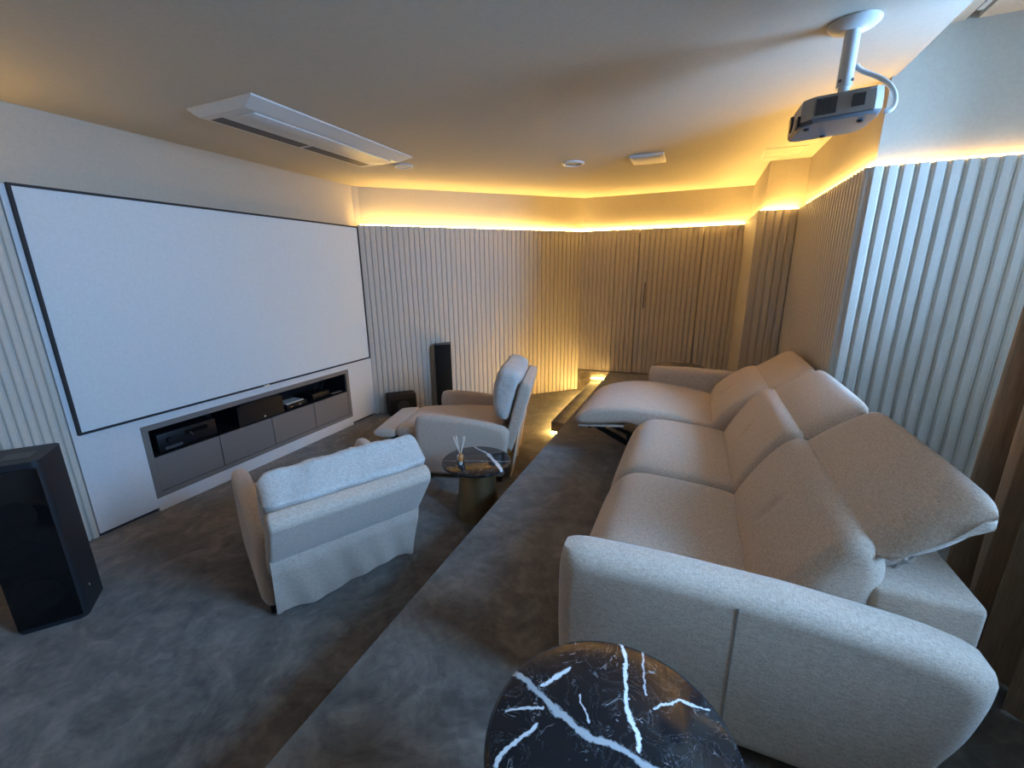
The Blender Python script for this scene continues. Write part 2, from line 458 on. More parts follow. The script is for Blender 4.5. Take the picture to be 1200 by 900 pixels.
child_world(tag(link('logo_tab', bx((WX + .024, 2.50, sz0 - .004), (WX + .031, 2.555, sz0 + .010)), M['silver'], None, False), 'small silver badge on the lower frame'), sfr)

cab = empty('media_cabinet', (WX, 2.546, CZ0), 0, 'taupe media cabinet with four doors and open black shelf built in below the screen', 'cabinet')
fx = WX + .004; ft = .040
bm = bmesh.new()
box(bm, (WX - .02, CY0 + .001, CZ0 + .001), (fx, CY1 - .001, CZ0 + ft)); box(bm, (WX - .02, CY0 + .001, CZ1 - ft), (fx, CY1 - .001, CZ1 - .001))
box(bm, (WX - .02, CY0 + .001, CZ0 + ft), (fx, CY0 + ft, CZ1 - ft)); box(bm, (WX - .02, CY1 - ft, CZ0 + ft), (fx, CY1 - .001, CZ1 - ft))
child_world(link('cabinet_frame', bm, M['joinery'], None, False), cab)
iy0, iy1, iz = CY0 + ft, CY1 - ft, .408
bm = bmesh.new(); bd = WX - .42
box(bm, (bd - .02, iy0 - .02, iz - .25), (bd, iy1 + .02, CZ1)); box(bm, (bd, iy0 - .02, iz - .02), (WX - .022, iy1 + .02, iz))
box(bm, (bd, iy0 - .02, CZ1 - ft), (WX - .022, iy1 + .02, CZ1 - ft + .02)); box(bm, (bd, iy0 - .02, iz), (WX - .022, iy0, CZ1 - ft)); box(bm, (bd, iy1, iz), (WX - .022, iy1 + .02, CZ1 - ft))
child_world(tag(link('shelf_recess', bm, M['blackin'], None, False), 'black open shelf recess'), cab)
ys = [iy0, 2.062, 2.547, 3.03, iy1]
for i in range(4):
    child_world(link('door', bx((WX - .02, ys[i] + .003, CZ0 + ft + .003), (WX - .001, ys[i + 1] - .003, iz), .0015), M['joinery'], None, False), cab)

def device(name, y0, y1, h, d0, d1, label, cat, mat='device', bev=.004):
    r = empty(name, (WX - d0, (y0 + y1) / 2, iz + .001), 0, label, cat)
    child_world(link('body', bx((WX - d1, y0, iz + .008), (WX - d0, y1, iz + .008 + h), bev), M[mat], None), r)
    for yy in (y0 + .03, y1 - .03): child_world(link('foot', bx((WX - d1 + .03, yy - .012, iz + .001), (WX - d0 - .02, yy + .012, iz + .010)), M['frame'], None, False), r)
    return r
r = device('av_receiver', 1.66, 2.09, .135, .06, .36, 'black receiver with a silver knob at the left end of the shelf below the screen', 'receiver')
bm = bmesh.new(); tube(bm, [(WX - .06, 1.74, iz + .085), (WX - .04, 1.74, iz + .085)], .022, 20); child_world(link('volume_knob', bm, M['device'], None), r)
child_world(tag(link('display', bx((WX - .0605, 1.85, iz + .08), (WX - .058, 2.02, iz + .115)), M['gloss'], None, False), 'glossy dark display'), r)
for yy, zz in ((1.885, .085), (1.893, .076), (1.90, .062)): child_world(tag(link('button', bx((WX - .059, yy, iz + zz), (WX - .055, yy + .007, iz + zz + .012)), M['chrome'], None, False), 'bright metal button'), r)
child_world(link('front_strip', bx((WX - .062, 1.70, iz + .012), (WX - .055, 1.82, iz + .035)), M['plate'], None, False), r)
r = empty('centre_speaker', (WX - .2, 2.49, iz), 0, 'wide black centre speaker in the middle of the shelf below the screen', 'speaker')
prof = [(2.265, iz + .001), (2.715, iz + .001), (2.715, iz + .12), (2.700, iz + .175), (2.64, iz + .192), (2.32, iz + .192), (2.265, iz + .17)]
bm = bmesh.new(); A = [bm.verts.new((WX - .035, y, z)) for y, z in prof]; B = [bm.verts.new((WX - .36, y, z)) for y, z in prof]
bm.faces.new(A); bm.faces.new(B[::-1])
for i in range(len(A)): bm.faces.new((A[i], A[(i + 1) % len(A)], B[(i + 1) % len(A)], B[i]))
child_world(link('body', bm, M['device'], None, True, 30), r)
child_world(tag(link('logo_badge', bx((WX - .036, 2.502, iz + .018), (WX - .032, 2.518, iz + .034)), M['silver'], None, False), 'tiny silver badge'), r)
r = device('set_top_box', 2.76, 3.00, .045, .05, .22, 'small black set-top box with tiny lights right of the centre speaker', 'set-top box')
for yy, mm in ((2.80, 'amber'), (2.90, 'silver')): child_world(link('indicator', bx((WX - .051, yy, iz + .02), (WX - .047, yy + .02, iz + .028)), M[mm], None, False), r)
o = link('magazine', bx((WX - .20, 2.765, iz + .054), (WX - .06, 2.965, iz + .062)), M['white'], None, False); tag(o, 'white booklet lying flat on the small black set-top box', 'booklet')
r = device('router', 3.10, 3.32, .06, .08, .24, 'black router with short aerials at the right of the shelf below the screen', 'router')
for k, yy in enumerate((3.13, 3.20, 3.28)):
    bm = bmesh.new(); bar(bm, (WX - .16, yy, iz + .066), (WX - .14, yy - .05 + .04 * k, iz + .15), .014, .008); child_world(link('aerial', bm, M['device'], None, False), r)
o = link('remote_control', bx((WX - .10, 3.34, iz + .002), (WX - .06, 3.48, iz + .018), .004), M['plate'], None); tag(o, 'grey remote control at the right end of the black shelf', 'remote control')

# ------------------------------------------------------------------ loudspeakers
def rbox(w, d, h, r, z0=0, n=6):
    pts = []
    for cx, cy, a0 in ((w / 2 - r, d / 2 - r, 0), (-w / 2 + r, d / 2 - r, 90), (-w / 2 + r, -d / 2 + r, 180), (w / 2 - r, -d / 2 + r, 270)):
        for k in range(n + 1):
            a = math.radians(a0 + 90 * k / n); pts.append((cx + r * math.cos(a), cy + r * math.sin(a)))
    return poly_prism(bmesh.new(), pts, z0, z0 + h)
# big left tower: front faces local -Y
rz = math.atan2(.202, .158)
d_ = Vector((.616, .788)); nn = Vector((.788, -.616))
fl = Vector((-2.884, .591)); cen = fl + d_ * .128 - nn * .135
r = empty('tower_speaker', (cen.x, cen.y, 0), rz, 'large gloss-fronted black floor speaker standing left of the screen', 'speaker', None)
link('cabinet', rbox(.258, .26, .872, .035, .004), M['matteblack'], r, True, 30)
baf = link('front_baffle', bx((-.118, -.138, .03), (.118, -.128, .845), .004), M['gloss'], r)
for z, rr in ((.62, .075), (.40, .085), (.20, .085)):
    bm = bmesh.new(); tube(bm, [(0, -.1375, z), (0, -.1395, z)], rr, 40); o = link('driver', bm, M['gloss'], baf)
tag(link('top_plate', bx((-.03, -.06, .875), (.075, .03, .878)), M['plate'], r, False), 'small dull label plate')
tag(link('side_badge', bx((.1285, -.03, .12), (.1305, -.022, .132)), M['silver'], r, False), 'tiny silver badge')
# far tower
rz = math.atan2(.101, .164); a = Vector((-2.885, 4.345)); dd = Vector((.848, .53)); nn = Vector((.53, -.848)); c = a + dd * .095 - nn * .115
r = empty('tower_speaker', (c.x, c.y, 0), rz, 'slim black tower speaker against the angled slatted wall', 'speaker')
link('cabinet', rbox(.20, .20, .835, .006, .004), M['towerblack'], r, True, 30)
link('front_grille', bx((-.095, -.112, .02), (.095, -.102, .825), .004), M['towerblack'], r)
link('top_panel', bx((-.096, -.096, .839), (.096, .096, .842)), M['plate'], r, False)
# subwoofer
rz = math.radians(50); c = Vector((-3.255, 4.09))
r = empty('subwoofer', (c.x, c.y, 0), rz, 'low dark cube subwoofer on the carpet beside the slim tower speaker', 'subwoofer')
link('cabinet', rbox(.33, .22, .245, .004, .02), M['subbrown'], r, True, 30)
grl = link('front_grille', bx((-.155, -.118, .03), (.155, -.111, .215), .003), M['towerblack'], r)
bm = bmesh.new(); tube(bm, [(0, -.117, .12), (0, -.122, .12)], .075, 32); link('port_ring', bm, M['frame'], grl)
for sx in (-1, 1): link('foot', bx((sx * .13 - .015, -.09, 0), (sx * .13 + .015, .09, .022)), M['frame'], r, False)

# ------------------------------------------------------------------ tables
def table(loc, h, R, segs, label, matname, tint=(.010, .010, .012), rb=.16, rt=.115):
    t = empty('side_table', loc, 0, label, 'side table', 'round black marble side tables')
    bm = bmesh.new(); th = .022
    lathe(bm, [(R - .010, h - th), (R - .003, h - th + .004), (R, h - th * .5), (R - .003, h - .004), (R - .010, h - .0005), (R - .011, h)], n=96)
    o = link('table_top', bm, mk_marble(matname, segs, True, tint), t)
    bm = bmesh.new()
    lathe(bm, [(rb - .004, .001), (rb, .006), (rb - .005, .02), (rt + .004, h - th - .02), (rt, h - th - .001)], n=72)
    link('base', bm, M['bronze'], t); return t
T1 = (-.072, .645)
def loc_seg(c, pts, w, g):
    return [((a[0] - c[0], a[1] - c[1]), (b[0] - c[0], b[1] - c[1]), w, g) for a, b in zip(pts, pts[1:])]
V1 = loc_seg(T1, [(-.312, .721), (-.219, .682), (-.164, .656), (-.116, .645), (-.049, .643), (.10, .615), (.16, .60)], .0085, .45)
V1 += loc_seg(T1, [(-.095, .895), (-.072, .845), (-.066, .789), (-.054, .731), (-.029, .689), (-.019, .656)], .005, .9)
V1 += loc_seg(T1, [(-.238, .71), (-.193, .775)], .0045, .85)
V1 += loc_seg(T1, [(-.29, .625), (-.262, .645), (-.218, .663)], .0035, .7)
V1 += loc_seg(T1, [(-.266, .528), (-.257, .569), (-.219, .628)], .005, .75)
V1 += loc_seg(T1, [(.0, .755), (.021, .772), (.049, .792), (.105, .793)], .003, .7)
V1 += loc_seg(T1, [(-.156, .719), (-.123, .673)], .0025, .6)
V1 += loc_seg(T1, [(-.042, .888), (-.02, .775)], .0025, .5)
table((T1[0], T1[1], PZ), .495, .25, V1, 'nearest black marble round table with bold white veins beside the sofa arm', 'near_table_marble')
T2 = (-1.318, 2.43)
V2 = loc_seg(T2, [(-1.60, 2.30), (-1.525, 2.327), (-1.302, 2.416), (-1.05, 2.50)], .0035, .5)
V2 += loc_seg(T2, [(-1.50, 2.655), (-1.286, 2.547)], .008, .9)
V2 += loc_seg(T2, [(-1.286, 2.547), (-1.17, 2.44), (-1.05, 2.31)], .014, .85)
table((T2[0], T2[1], 0), .42, .245, V2, 'black marble round table on bronze cone base between the two armchairs', 'middle_table_marble')
T3 = (-.085, 4.235)
table((T3[0], T3[1], PZ), .505, .24, loc_seg(T3, [(-.3, 4.3), (.2, 4.2)], .004, .5), 'round marble side table partly hidden behind the far arm of the sofa', 'far_table_marble', tint=(.13, .105, .078))  # brown base tint stands in for the slats reflected in the polished top
# reed diffuser on the middle table
rd = empty('reed_diffuser', (-1.386, 2.325, .4202), 0, 'small amber and clear glass reed diffuser on the middle marble table', 'diffuser')
bm = bmesh.new(); lathe(bm, [(.024, 0), (.026, .004), (.026, .055), (.022, .068), (.012, .075), (.011, .092), (.014, .094)], n=28, cap1=False)
btl = tag(link('bottle', bm, M['glass'], rd), 'clear glass bottle')
bm = bmesh.new(); lathe(bm, [(.0225, .028), (.0235, .031), (.0235, .054), (.020, .066), (.0105, .073), (.0095, .084)], n=24); tag(link('amber_oil', bm, M['amber'], btl), 'amber oil inside')
bm = bmesh.new(); lathe(bm, [(.0225, .003), (.0225, .026)], n=24); tag(link('glass_foot', bm, M['white'], btl), 'pale thick glass foot')
for dx, dy in ((-.05, .0), (-.042, .02), (.012, .03), (.03, .02), (.034, -.01), (.022, .035)):
    bm = bmesh.new(); tube(bm, [(0, 0, .07), (dx, dy, .195)], .0036, 6); link('reed', bm, M['reed'], rd)

# ------------------------------------------------------------------ sofa (world coordinates, parts under an Empty)
SO = (.2, 2.53, PZ)
sofa = empty('recliner_sofa', SO, 0, 'long beige three-seat recliner sofa on the carpeted platform with its far footrest raised', 'sofa')
def sp(name, bm, mat='sofa', label=None, par=None, **kw):
    o = link(name, bm, M[mat], None, **kw)
    if par is None: child_world(o, sofa)
    else: o.parent = par
    if label: o['label'] = label
    return o
A0, A1, B0, B1 = 1.085, 1.235, 3.845, 3.985
SY = [1.237, 2.10, 2.972, 3.842]
armp = [(-.315, .345), (-.325, .60), (-.325, .80), (-.315, .862), (-.26, .872), (0, .878), (.3, .872), (.58, .848), (.66, .832), (.705, .815), (.722, .78), (.712, .70), (.695, .60), (.655, .50), (.63, .345)]
def arm_d(x, y, z, nx, nz):
    return -.004 * math.exp(-((x - .19) / .006) ** 2)
def arm_prof(p):     # doubled corner points so that smoothing keeps the outline tight
    return [q for a in p for q in (a, a)]
sp('armrest', puff(arm_prof(armp), A0, A1, .055, 0, 120, 8, disp=arm_d))
sp('armrest', puff(arm_prof(armp), B0, B1, .055, 0, 120, 8, disp=arm_d))
for yy in (A0 - .0005, B1 + .0005):
    sp('seam', bx((.178, yy - .0012, .40), (.1815, yy + .0012, .835)), 'seam', smooth=False)
sp('base', bx((-.24, A1 - .01, PZ + .035), (.62, SY[2] + .0, .56), .01))
sp('base', bx((-.02, SY[2], PZ + .035), (.62, B0 + .01, .56), .01))
for fx_ in (-.26, .55):
    for fy in (1.16, 3.91): sp('foot', bx((fx_, fy - .03, PZ + .001), (fx_ + .06, fy + .03, PZ + .05)), 'frame', smooth=False)
seatp = [(.29, .50), (.295, .655), (.22, .685), (.05, .70), (-.12, .708), (-.21, .70), (-.275, .66), (-.325, .58), (-.345, .47), (-.325, .385), (-.27, .355), (-.1, .40), (.2, .44)]
def tuft(cx, cz, cy, half, depth=.012):
    def f(x, y, z, nx, nz):
        if nx > .2: return 0
        t = math.exp(-((y - cy + .12 * (z - cz)) / .022) ** 2)
        return -depth * t * (1 / (1 + math.exp((abs(z - cz) - half) / .012)))
    return f
for i in range(2):
    cy = (SY[i] + SY[i + 1]) / 2
    sp('seat_cushion', puff(seatp, SY[i] + .002, SY[i + 1] - .002, .05, .010, 110, 22))
    # front gathers sit in the cushion side; backrest
    backp = [(.245, .64), (.262, .70), (.31, .80), (.37, .90), (.425, .968), (.47, .992), (.505, .985), (.53, .95), (.535, .88), (.50, .74), (.46, .60), (.30, .56)]
    sp('back_cushion', puff(backp, SY[i] + .003, SY[i + 1] - .003, .05, .010, 130, 64, disp=tuft(.352, .835, cy, .05)))
    z0 = .0 if i == 0 else -.018
    hp = [(.478, .972), (.50, .992), (.56, 1.05 + z0 * .4), (.63, 1.105 + z0 * .8), (.685, 1.142 + z0), (.712, 1.148 + z0), (.722, 1.13 + z0), (.70, 1.09 + z0), (.655, 1.03 + z0 * .6), (.60, .985), (.545, .955), (.505, .95)]
    h = sp('headrest', puff(hp, SY[i] + .004, SY[i + 1] - .004, .038, .012, 110, 24, ry=.10), ang=110)
    bm = bmesh.new(); tube(bm, [(.575, SY[i] + .12, .875), (.60, SY[i] + .10, .93), (.61, SY[i] + .10, .98)], .012, 12)
    o = link('hinge', bm, M['chrome'], None); child_world(o, h); o['label'] = 'chrome headrest hinge'
    bm = bmesh.new(); box(bm, (.50, SY[i] + .004, .40), (.738, SY[i + 1] - .004, .888), .022, 4)
    sp('back_frame', bm)
# reclined far seat
c3 = (SY[2] + SY[3]) / 2
rec = [(.235, .54), (.23, .665), (.19, .69), (.05, .715), (-.15, .742), (-.30, .752), (-.45, .742), (-.60, .712), (-.70, .672), (-.755, .635), (-.768, .612), (-.745, .572), (-.62, .584), (-.48, .612), (-.34, .632), (-.29, .60), (-.22, .54)]
def gathers(x, y, z, nx, nz):
    e = min(y - SY[2], SY[3] - y)
    return .004 * math.sin(x * 95) * math.exp(-e / .035) * (1 if x < -.33 else 0)
rseat = sp('seat_cushion', puff(rec, SY[2] + .004, SY[3] - .004, .032, .010, 150, 26, disp=gathers), label='far seat with its footrest raised')
child_world(tag(link('footrest_board', bar(bmesh.new(), (-.735, c3, .563), (-.40, c3, .600), .835, .012), M['sofa'], None, False), 'pale board under the raised footrest'), rseat)
for yy in (SY[2] + .10, SY[3] - .10):
    bm = bmesh.new(); bar(bm, (-.69, yy, .552), (-.56, yy, .565), .03, .02); bar(bm, (-.66, yy, .565), (-.67, yy, .53), .02, .03)
    bar(bm, (-.62, yy, .555), (-.36, yy, .435), .022, .035); bar(bm, (-.54, yy + .02, .575), (-.33, yy + .02, .50), .018, .025)
    bar(bm, (-.36, yy, .52), (-.33, yy, .40), .03, .05); bar(bm, (-.36, yy, .42), (-.02, yy, .40), .03, .045); bar(bm, (-.33, yy + .02, .50), (-.02, yy + .02, .52), .02, .03)
    child_world(tag(link('recliner_linkage', bm, M['steel'], None, False), 'black steel linkage'), rseat)
backp3 = [(.185, .64), (.19, .70), (.235, .79), (.32, .87), (.41, .935), (.465, .955), (.505, .95), (.53, .92), (.52, .84), (.46, .72), (.40, .62), (.27, .56)]
sp('back_cushion', puff(backp3, SY[2] + .003, SY[3] - .003, .05, .012, 120, 64, disp=tuft(.30, .82, c3, .05)))
hp3 = [(.478, .942), (.50, .962), (.56, 1.005), (.63, 1.055), (.685, 1.09), (.712, 1.095), (.722, 1.075), (.70, 1.04), (.655, .99), (.60, .95), (.545, .925), (.505, .92)]
h = sp('headrest', puff(hp3, SY[2] + .004, SY[3] - .004, .038, .012, 110, 24, ry=.10), ang=110)
bm = bmesh.new(); tube(bm, [(.575, SY[2] + .12, .875), (.60, SY[2] + .10, .91), (.61, SY[2] + .10, .95)], .012, 12)
o = link('hinge', bm, M['chrome'], None); child_world(o, h); o['label'] = 'chrome headrest hinge'
bm = bmesh.new(); box(bm, (.50, SY[2] + .004, .40), (.738, SY[3] - .004, .888), .022, 4); sp('back_frame', bm)

# ------------------------------------------------------------------ armchairs (local: +X forward, +Y left)
def armchair(loc, rz, label, S1, ct, W, CW=.328, footrest=True, skirt=True, seed=1):
    rnd = random.Random(seed)
    r = empty('recliner_armchair', loc, rz, label, 'armchair', 'beige recliner armchairs')
    ap = arm_prof([(.385, .045), (.405, .30), (.41, .48), (.395, .548), (.34, .566), (.18, .562), (0, .548), (-.2, .52), (-.34, .488), (-.385, .455), (-.38, .36), (-.345, .15), (-.335, .045)])
    for s in (-1, 1):
        y0, y1 = sorted((s * .325, s * .42)); link('armrest', puff(ap, y0, y1, .04, 0, 100, 6), M['chair'], r)
    link('base', bx((-.30, -.32, .03), (.30, .32, .28), .01), M['frame'], r)
    fx0 = 0 if footrest else .15
    stp = [(-.28, .30), (-.30, .42), (-.2, .445), (.1, .45), (.4 - fx0, .43), (.56 - fx0, .412), (.612 - fx0, .395), (.618 - fx0, .36), (.59 - fx0, .325), (.45 - fx0, .31), (.1, .29)]
    link('seat_cushion', puff(arm_prof(stp), -.322, .322, .03, .006, 90, 14), M['chair'], r)
    if footrest:
        fp = [(.625, .335), (.622, .385), (.64, .402), (.72, .395), (.80, .382), (.825, .362), (.815, .335), (.76, .315), (.66, .318)]
        fr_ = link('footrest', puff(arm_prof(fp), -.322, .322, .025, .004, 60, 12), M['chair'], r)
        for s in (-.22, .22):
            bm = bmesh.new(); bar(bm, (.74, s, .318), (.30, s, .12), .02, .035); bar(bm, (.66, s + .03, .315), (.34, s + .03, .30), .02, .03); bar(bm, (.55, s + .015, .31), (.40, s + .015, .12), .02, .03)
            tag(link('footrest_linkage', bm, M['steel'], fr_, False), 'black steel linkage')
    # reclined back: shell line S0 (low) to S1 (top)
    S0 = Vector((-.40, .27)); S1 = Vector(S1); d = (S1 - S0).normalized(); n = Vector((d.y, -d.x))
    if n.x < 0: n = -n
    L = (S1 - S0).length
    P = lambda s, t: tuple(S0 + d * s + n * t)
    shell = [P(-.02, 0), P(L * .5, -.008), P(L - .03, 0), P(L, .02), P(L, .075), P(L - .03, .095), P(L * .5, .09), P(0, .08)]
    shl = link('back_shell', puff(arm_prof(shell), -W, W, .018, 0, 90, 12), M['chair'], r)
    C = lambda s, t: P(s, .10 + t)
    ext = ct
    cu = [C(L * .36, .0), C(L * .7, 0), C(L * .98, .0), C(L + ext * .7, .015), C(L + ext, .06), C(L + ext * .95, .13), C(L + ext * .45, .185), C(L * .80, .20), C(L * .55, .165), C(L * .38, .12)]
    def wr(x, y, z, nx, nz):
        return .011 * mnoise.noise(Vector((x * 7 + seed, y * 9, z * 7))) + .006 * mnoise.noise(Vector((x * 12, y * 34 + seed, z * 12)))
    link('back_cushion', puff(cu, -CW - (.03 if CW > .35 else 0), CW, .055, .010, 100, 34, disp=wr), M['cush'], r)
    if skirt:                                     # loose fabric flap hanging from the shell to the carpet
        bm = bmesh.new(); rows = []; nyy = 44; nz = 16
        for side in (0, 1):
            g = []
            for j in range(nz + 1):
                f = j / nz; row = []
                for i in range(nyy + 1):
                    u = -1 + 2 * i / nyy; y = u * (W - .002 - .006 * f)
                    top = S0 + d * (L * .40); bot = Vector((-.375, .03 + .006 * math.sin(u * 5 + seed)))
                    p = top.lerp(bot, f)
                    x = p.x + .012 - .022 * min(1, f * 4) + .006 * math.sin(f * PI) - .010 * f * math.sin(u * 7.5 + seed + f) - .006 * math.sin(u * 17 + f * 5) * f
                    z = p.y + (.008 * f * math.sin(u * 3.2 + seed)) + .03 * f * max(0, -u) - .012 * f * (abs(u) > .93)
                    row.append(bm.verts.new((x + side * .005, y, z)))
                g.append(row)
            rows.append(g)
        for side in (0, 1):
            for j in range(nz):
                for i in range(nyy):
                    q = rows[side]; bm.faces.new((q[j][i], q[j][i + 1], q[j + 1][i + 1], q[j + 1][i]))
        a, b = rows
        for j in range(nz):
            for i in (0, nyy): bm.faces.new((a[j][i], a[j + 1][i], b[j + 1][i], b[j][i]))
        for i in range(nyy):
            for j in (0, nz): bm.faces.new((a[j][i], a[j][i + 1], b[j][i + 1], b[j][i]))
        link('back_flap', bm, M['chair'], shl)
    for sx in (-.30, .30):
        for s in (-.37, .37): link('foot', bx((sx - .02, s - .02, 0), (sx + .02, s + .02, .05)), M['frame'], r, False)
    return r
armchair((-1.969, 1.672, 0), PI - math.radians(28), 'beige recliner armchair seen from behind, nearest the camera, facing the screen', (-.715, .685), -.012, .380, .376, footrest=False, seed=3)
armchair((-1.76, 3.21, 0), PI + math.radians(15), 'beige recliner armchair seen from the side with its footrest raised, by the slim tower speaker', (-.565, .83), .06, .335, seed=8)

# ------------------------------------------------------------------ curtain
def curtain():
    bm = bmesh.new(); n = 220; y0, y1 = 1.22, 2.10; nz = 24; sides = []
    for side in (0, 1):
        g = []
        for j in range(nz + 1):
            f = j / nz; z = .318 + (NZ - .04 - .318) * f; row = []
            for i in range(n + 1):
                u = i / n
                ph = u * 2 * PI * 6.5; amp = .045 + .02 * (1 - f)
                y = y0 + (y1 - y0) * u + .012 * math.sin(ph * 2 + 1) + .02 * math.sin(f * 3) * u
                x = 1.09 + amp * math.sin(ph + .5 * math.sin(f * 2.2 + u * 5)) + .012 * math.sin(ph * 2.3 + 1 + f)
                row.append(bm.verts.new((x + side * .006, y, z)))
            g.append(row)
        sides.append(g)
    for g in sides:
        for j in range(nz):
            for i in range(n): bm.faces.new((g[j][i], g[j][i + 1], g[j + 1][i + 1], g[j + 1][i]))
    a, b = sides
    for j in range(nz):
        for i in (0, n): bm.faces.new((a[j][i], a[j + 1][i], b[j + 1][i], b[j][i]))
    for i in range(n):
        for j in (0, nz): bm.faces.new((a[j][i], a[j][i + 1], b[j][i + 1], b[j][i]))
    return bm
cu = link('curtain', curtain(), M['curtain'], None, True, 60)
tag(cu, 'brown floor-length curtain gathered in folds behind the sofa at the right edge', 'curtain')
o = link('curtain_rail', bx((1.068, -.9, NZ + .006), (1.092, 2.98, NZ + .03)), M['white'], None, False); tag(o, 'white curtain rail recessed in the raised ceiling strip', 'curtain rail')

# ------------------------------------------------------------------ ceiling fittings
ac = empty('ceiling_air_conditioner', (-2.55, 2.54, CZ - .001), 0, 'long white ceiling cassette air conditioner with two dark slots above the screen', 'air conditioner')
bm = bmesh.new()
top = [(-2.835, 1.835), (-2.29, 1.835), (-2.29, 3.275), (-2.835, 3.275)]; bot = [(-2.80, 1.875), (-2.40, 1.875), (-2.40, 3.235), (-2.80, 3.235)]
rows = [[bm.verts.new((x, y, z)) for x, y in q] for q, z in ((top, CZ - .0005), (top, CZ - .010), (bot, CZ - .042))]
bm.faces.new(rows[0]); bm.faces.new(rows[-1])
for a, b in zip(rows, rows[1:]):
    for k in range(4): bm.faces.new((a[k], a[(k + 1) % 4], b[(k + 1) % 4], b[k]))
acp = child_world(link('panel', bm, M['white'], None, False), ac)
for y0, y1 in ((1.93, 2.56), (2.59, 3.19)):
    bm = bmesh.new(); box(bm, (-2.775, y0, CZ - .0435), (-2.675, y1, CZ - .041))
    s = link('air_slot', bm, M['vent'], None, False); child_world(s, acp); s['label'] = 'dark outlet slot'
bm = bmesh.new(); box(bm, (-2.58, 1.95, CZ - .050), (-2.425, 3.16, CZ - .040), .003)
child_world(tag(link('louvre_flap', bm, M['white'], None), 'white louvre flap'), acp)

def downlight(x, y, R, label, inner):
    r = empty('ceiling_downlight', (x, y, CZ - .001), 0, label, 'ceiling light', 'round ceiling downlights')
    bm = bmesh.new(); lathe(bm, [(R, CZ - .0005), (R, CZ - .008), (R - .012, CZ - .016), (R - .022, CZ - .014), (R - .026, CZ - .004)], (x, y, 0), 48, False, False)
    rg_ = child_world(link('ring', bm, M['white'], None), r)
    bm = bmesh.new(); lathe(bm, [(R - .024, CZ - .003), (R - .03, CZ - .006)], (x, y, 0), 40); child_world(link('diffuser', bm, M[inner], None), rg_)
downlight(-2.55, 3.50, .088, 'round ceiling downlight at the end of the air conditioner', 'white')
downlight(-1.125, 4.07, .10, 'round ceiling downlight in the middle of the ceiling near the far wall', 'projbot')
v = empty('ceiling_vent', (-.487, 4.165, CZ - .001), 0, 'square cream ceiling vent panel right of the round downlight', 'vent')
child_world(link('panel', bx((-.625, 4.02, CZ - .022), (-.35, 4.31, CZ - .0005), .004), M['white'], None), v)
child_world(link('inner_plate', bx((-.60, 4.045, CZ - .026), (-.375, 4.285, CZ - .0215), .002), M['white'], None), v)
v = empty('access_hatch', (.56, 4.45, CZ - .001), 0, 'flush rectangular access hatch in the ceiling beside the corner column', 'hatch')
bm = bmesh.new()
for a, b in (((.41, 4.30), (.71, 4.308)), ((.41, 4.602), (.71, 4.61)), ((.41, 4.308), (.418, 4.602)), ((.702, 4.308), (.71, 4.602))): box(bm, (a[0], a[1], CZ - .004), (b[0], b[1], CZ - .0005))
child_world(link('frame', bm, M['white'], None, False), v)
child_world(link('panel', bx((.421, 4.311, CZ - .003), (.699, 4.599, CZ - .0005)), M['ceil'], None, False), v)

# projector mount, projector, cable
pm = empty('projector_mount', (.478, 2.36, CZ - .001), 0, 'white ceiling mount with round plate and pole holding the projector', 'projector mount')
bm = bmesh.new(); lathe(bm, [(.088, CZ - .0005), (.088, CZ - .006), (.075, CZ - .018), (.045, CZ - .028), (.034, CZ - .03)], (.478, 2.36, 0), 48); child_world(link('ceiling_plate', bm, M['white'], None), pm)
bm = bmesh.new(); lathe(bm, [(.027, 2.415), (.027, CZ - .028)], (.478, 2.36, 0), 32); child_world(link('pole', bm, M['white'], None), pm)
bm = bmesh.new(); lathe(bm, [(.020, 2.372), (.020, 2.42)], (.478, 2.36, 0), 24); box(bm, (.43, 2.31, 2.364), (.526, 2.41, 2.374)); child_world(link('bracket', bm, M['white'], None, True, 30), pm)
for a in (-.8, .9):
    bm = bmesh.new(); tube(bm, [(.478 + .026 * math.sin(a), 2.36 - .026 * math.cos(a), 2.435), (.478 + .031 * math.sin(a), 2.36 - .031 * math.cos(a), 2.435)], .006, 10); child_world(link('screw', bm, M['vent'], None), pm)
pj = empty('ceiling_projector', (.46, 2.36, 2.27), 0, 'grey video projector hanging upside down from the white ceiling pole', 'projector')
# outline in plan (x,y), lens end towards the screen (-x)
plan = [(.325, 2.255), (.36, 2.222), (.56, 2.222), (.588, 2.24), (.598, 2.30), (.598, 2.43), (.585, 2.485), (.55, 2.505), (.345, 2.505), (.318, 2.48)]
def shell(z0, z1, inset0, inset1, mat, name):
    cx, cy = .46, 2.36; bm = bmesh.new()
    R = [[bm.verts.new((cx + (x - cx) * s, cy + (y - cy) * s, z - .10 * (cx - x) * .55)) for x, y in plan] for z, s in ((z0, inset0), ((z0 + z1) / 2, (inset0 + inset1) / 2 + .01), (z1, inset1))]
    bm.faces.new(R[0]); bm.faces.new(R[-1])
    for a, b in zip(R, R[1:]):
        for k in range(len(plan)): bm.faces.new((a[k], a[(k + 1) % len(plan)], b[(k + 1) % len(plan)], b[k]))
    return child_world(link(name, bm, M[mat], None, True, 28), pj)
pbody = shell(2.283, 2.362, 1.0, .97, 'projside', 'body')
lid = tag(shell(2.268, 2.2825, .93, .995, 'projbot', 'lid'), 'darker grey lower face')
def onside(x0, x1, z0, z1, mat, name, dy=.004):
    bm = bmesh.new(); box(bm, (x0, 2.222 - dy, z0), (x1, 2.224, z1))
    for v_ in bm.verts: v_.co.z -= .055 * (.46 - v_.co.x)
    o = child_world(link(name, bm, M[mat], None, False), pbody); return o
for x0, x1 in ((.368, .386), (.390, .408), (.412, .436)): onside(x0, x1, 2.292, 2.350, 'vent', 'vent_grille')
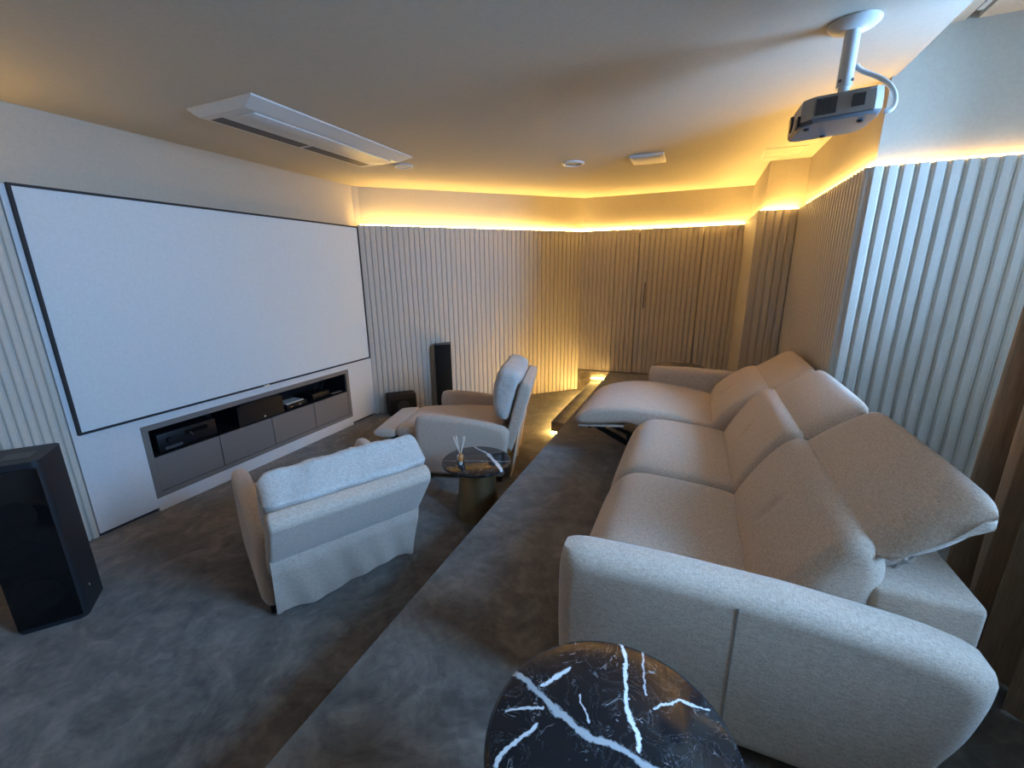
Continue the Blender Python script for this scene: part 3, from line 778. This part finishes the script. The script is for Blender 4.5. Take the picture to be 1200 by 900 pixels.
onside(.485, .525, 2.302, 2.345, 'vent', 'air_inlet')
onside(.538, .555, 2.352, 2.357, 'silver', 'badge')
bm = bmesh.new(); tube(bm, [(.345, 2.42, 2.315), (.314, 2.42, 2.313)], [.034, .032], 28); tag(child_world(link('lens_ring', bm, M['matteblack'], None), pj), 'dark lens ring')
bm = bmesh.new(); tube(bm, [(.316, 2.42, 2.313), (.313, 2.42, 2.313)], .026, 28); child_world(link('lens', bm, M['gloss'], None), pj)
bm = bmesh.new(); box(bm, (.317, 2.25, 2.262), (.326, 2.30, 2.30)); child_world(link('front_cover', bm, M['matteblack'], None, False), pj)
for x, y in ((.36, 2.30), (.54, 2.30), (.45, 2.46)):
    bm = bmesh.new(); lathe(bm, [(.011, 2.262 - .055 * (.46 - x)), (.011, 2.272 - .055 * (.46 - x))], (x, y, 0), 14)
    child_world(link('foot', bm, M['frame'], None), lid)
def bez(p, n=24):
    P = [Vector(q) for q in p]; out = []
    for i in range(n + 1):
        t = i / n; Q = P[:]
        while len(Q) > 1: Q = [a.lerp(b, t) for a, b in zip(Q, Q[1:])]
        out.append(Q[0])
    return out
bm = bmesh.new(); tube(bm, bez([(.508, 2.36, 2.49), (.53, 2.36, 2.45), (.59, 2.36, 2.44), (.64, 2.33, 2.42), (.655, 2.28, 2.33), (.64, 2.26, 2.27), (.60, 2.26, 2.285)]), .009, 10)
child_world(tag(link('cable', bm, M['white'], None), 'white cable looping behind the body'), pj)

# ------------------------------------------------------------------ daylight and camera
def area(name, loc, rot, sx, sy, power, col):
    l = bpy.data.lights.new(name, 'AREA'); l.shape = 'RECTANGLE'; l.size = sx; l.size_y = sy; l.energy = power; l.color = col
    o = bpy.data.objects.new(name, l); COL.objects.link(o); o.location = loc; o.rotation_euler = rot; return o
area('window_daylight', (RX + .36, (WIN[0] + WIN[1]) / 2, (WIN[2] + WIN[3]) / 2 + .06), (0, PI / 2 - math.radians(16), 0), WIN[3] - WIN[2] + .1, WIN[1] - WIN[0] + .1, 610, (.29, .57, 1.0))
w = bpy.data.worlds.new('World'); sc.world = w; w.use_nodes = True
bg = w.node_tree.nodes['Background']; bg.inputs[0].default_value = (.45, .62, .9, 1); bg.inputs[1].default_value = .35

cd = bpy.data.cameras.new('Camera'); cam = bpy.data.objects.new('Camera', cd); COL.objects.link(cam)
pitch, roll, yaw = math.radians(14.85), math.radians(-.56), math.radians(23.19)
f_ = Vector((-math.sin(yaw) * math.cos(pitch), math.cos(yaw) * math.cos(pitch), -math.sin(pitch)))
r0 = Vector((math.cos(yaw), math.sin(yaw), 0)); u0 = r0.cross(f_)
R_ = r0 * math.cos(roll) + u0 * math.sin(roll); U_ = -r0 * math.sin(roll) + u0 * math.cos(roll)
cam.matrix_world = Matrix(((R_.x, U_.x, -f_.x, 0), (R_.y, U_.y, -f_.y, 0), (R_.z, U_.z, -f_.z, 1.7), (0, 0, 0, 1)))
cd.sensor_fit = 'HORIZONTAL'; cd.sensor_width = 36; cd.lens = 36 * 496 / 1200; cd.clip_start = .02
sc.camera = cam
sc.view_settings.view_transform = 'Standard'; sc.view_settings.look = 'None'
sc.view_settings.exposure = .16; sc.view_settings.gamma = 1; sc.view_settings.use_curve_mapping = False
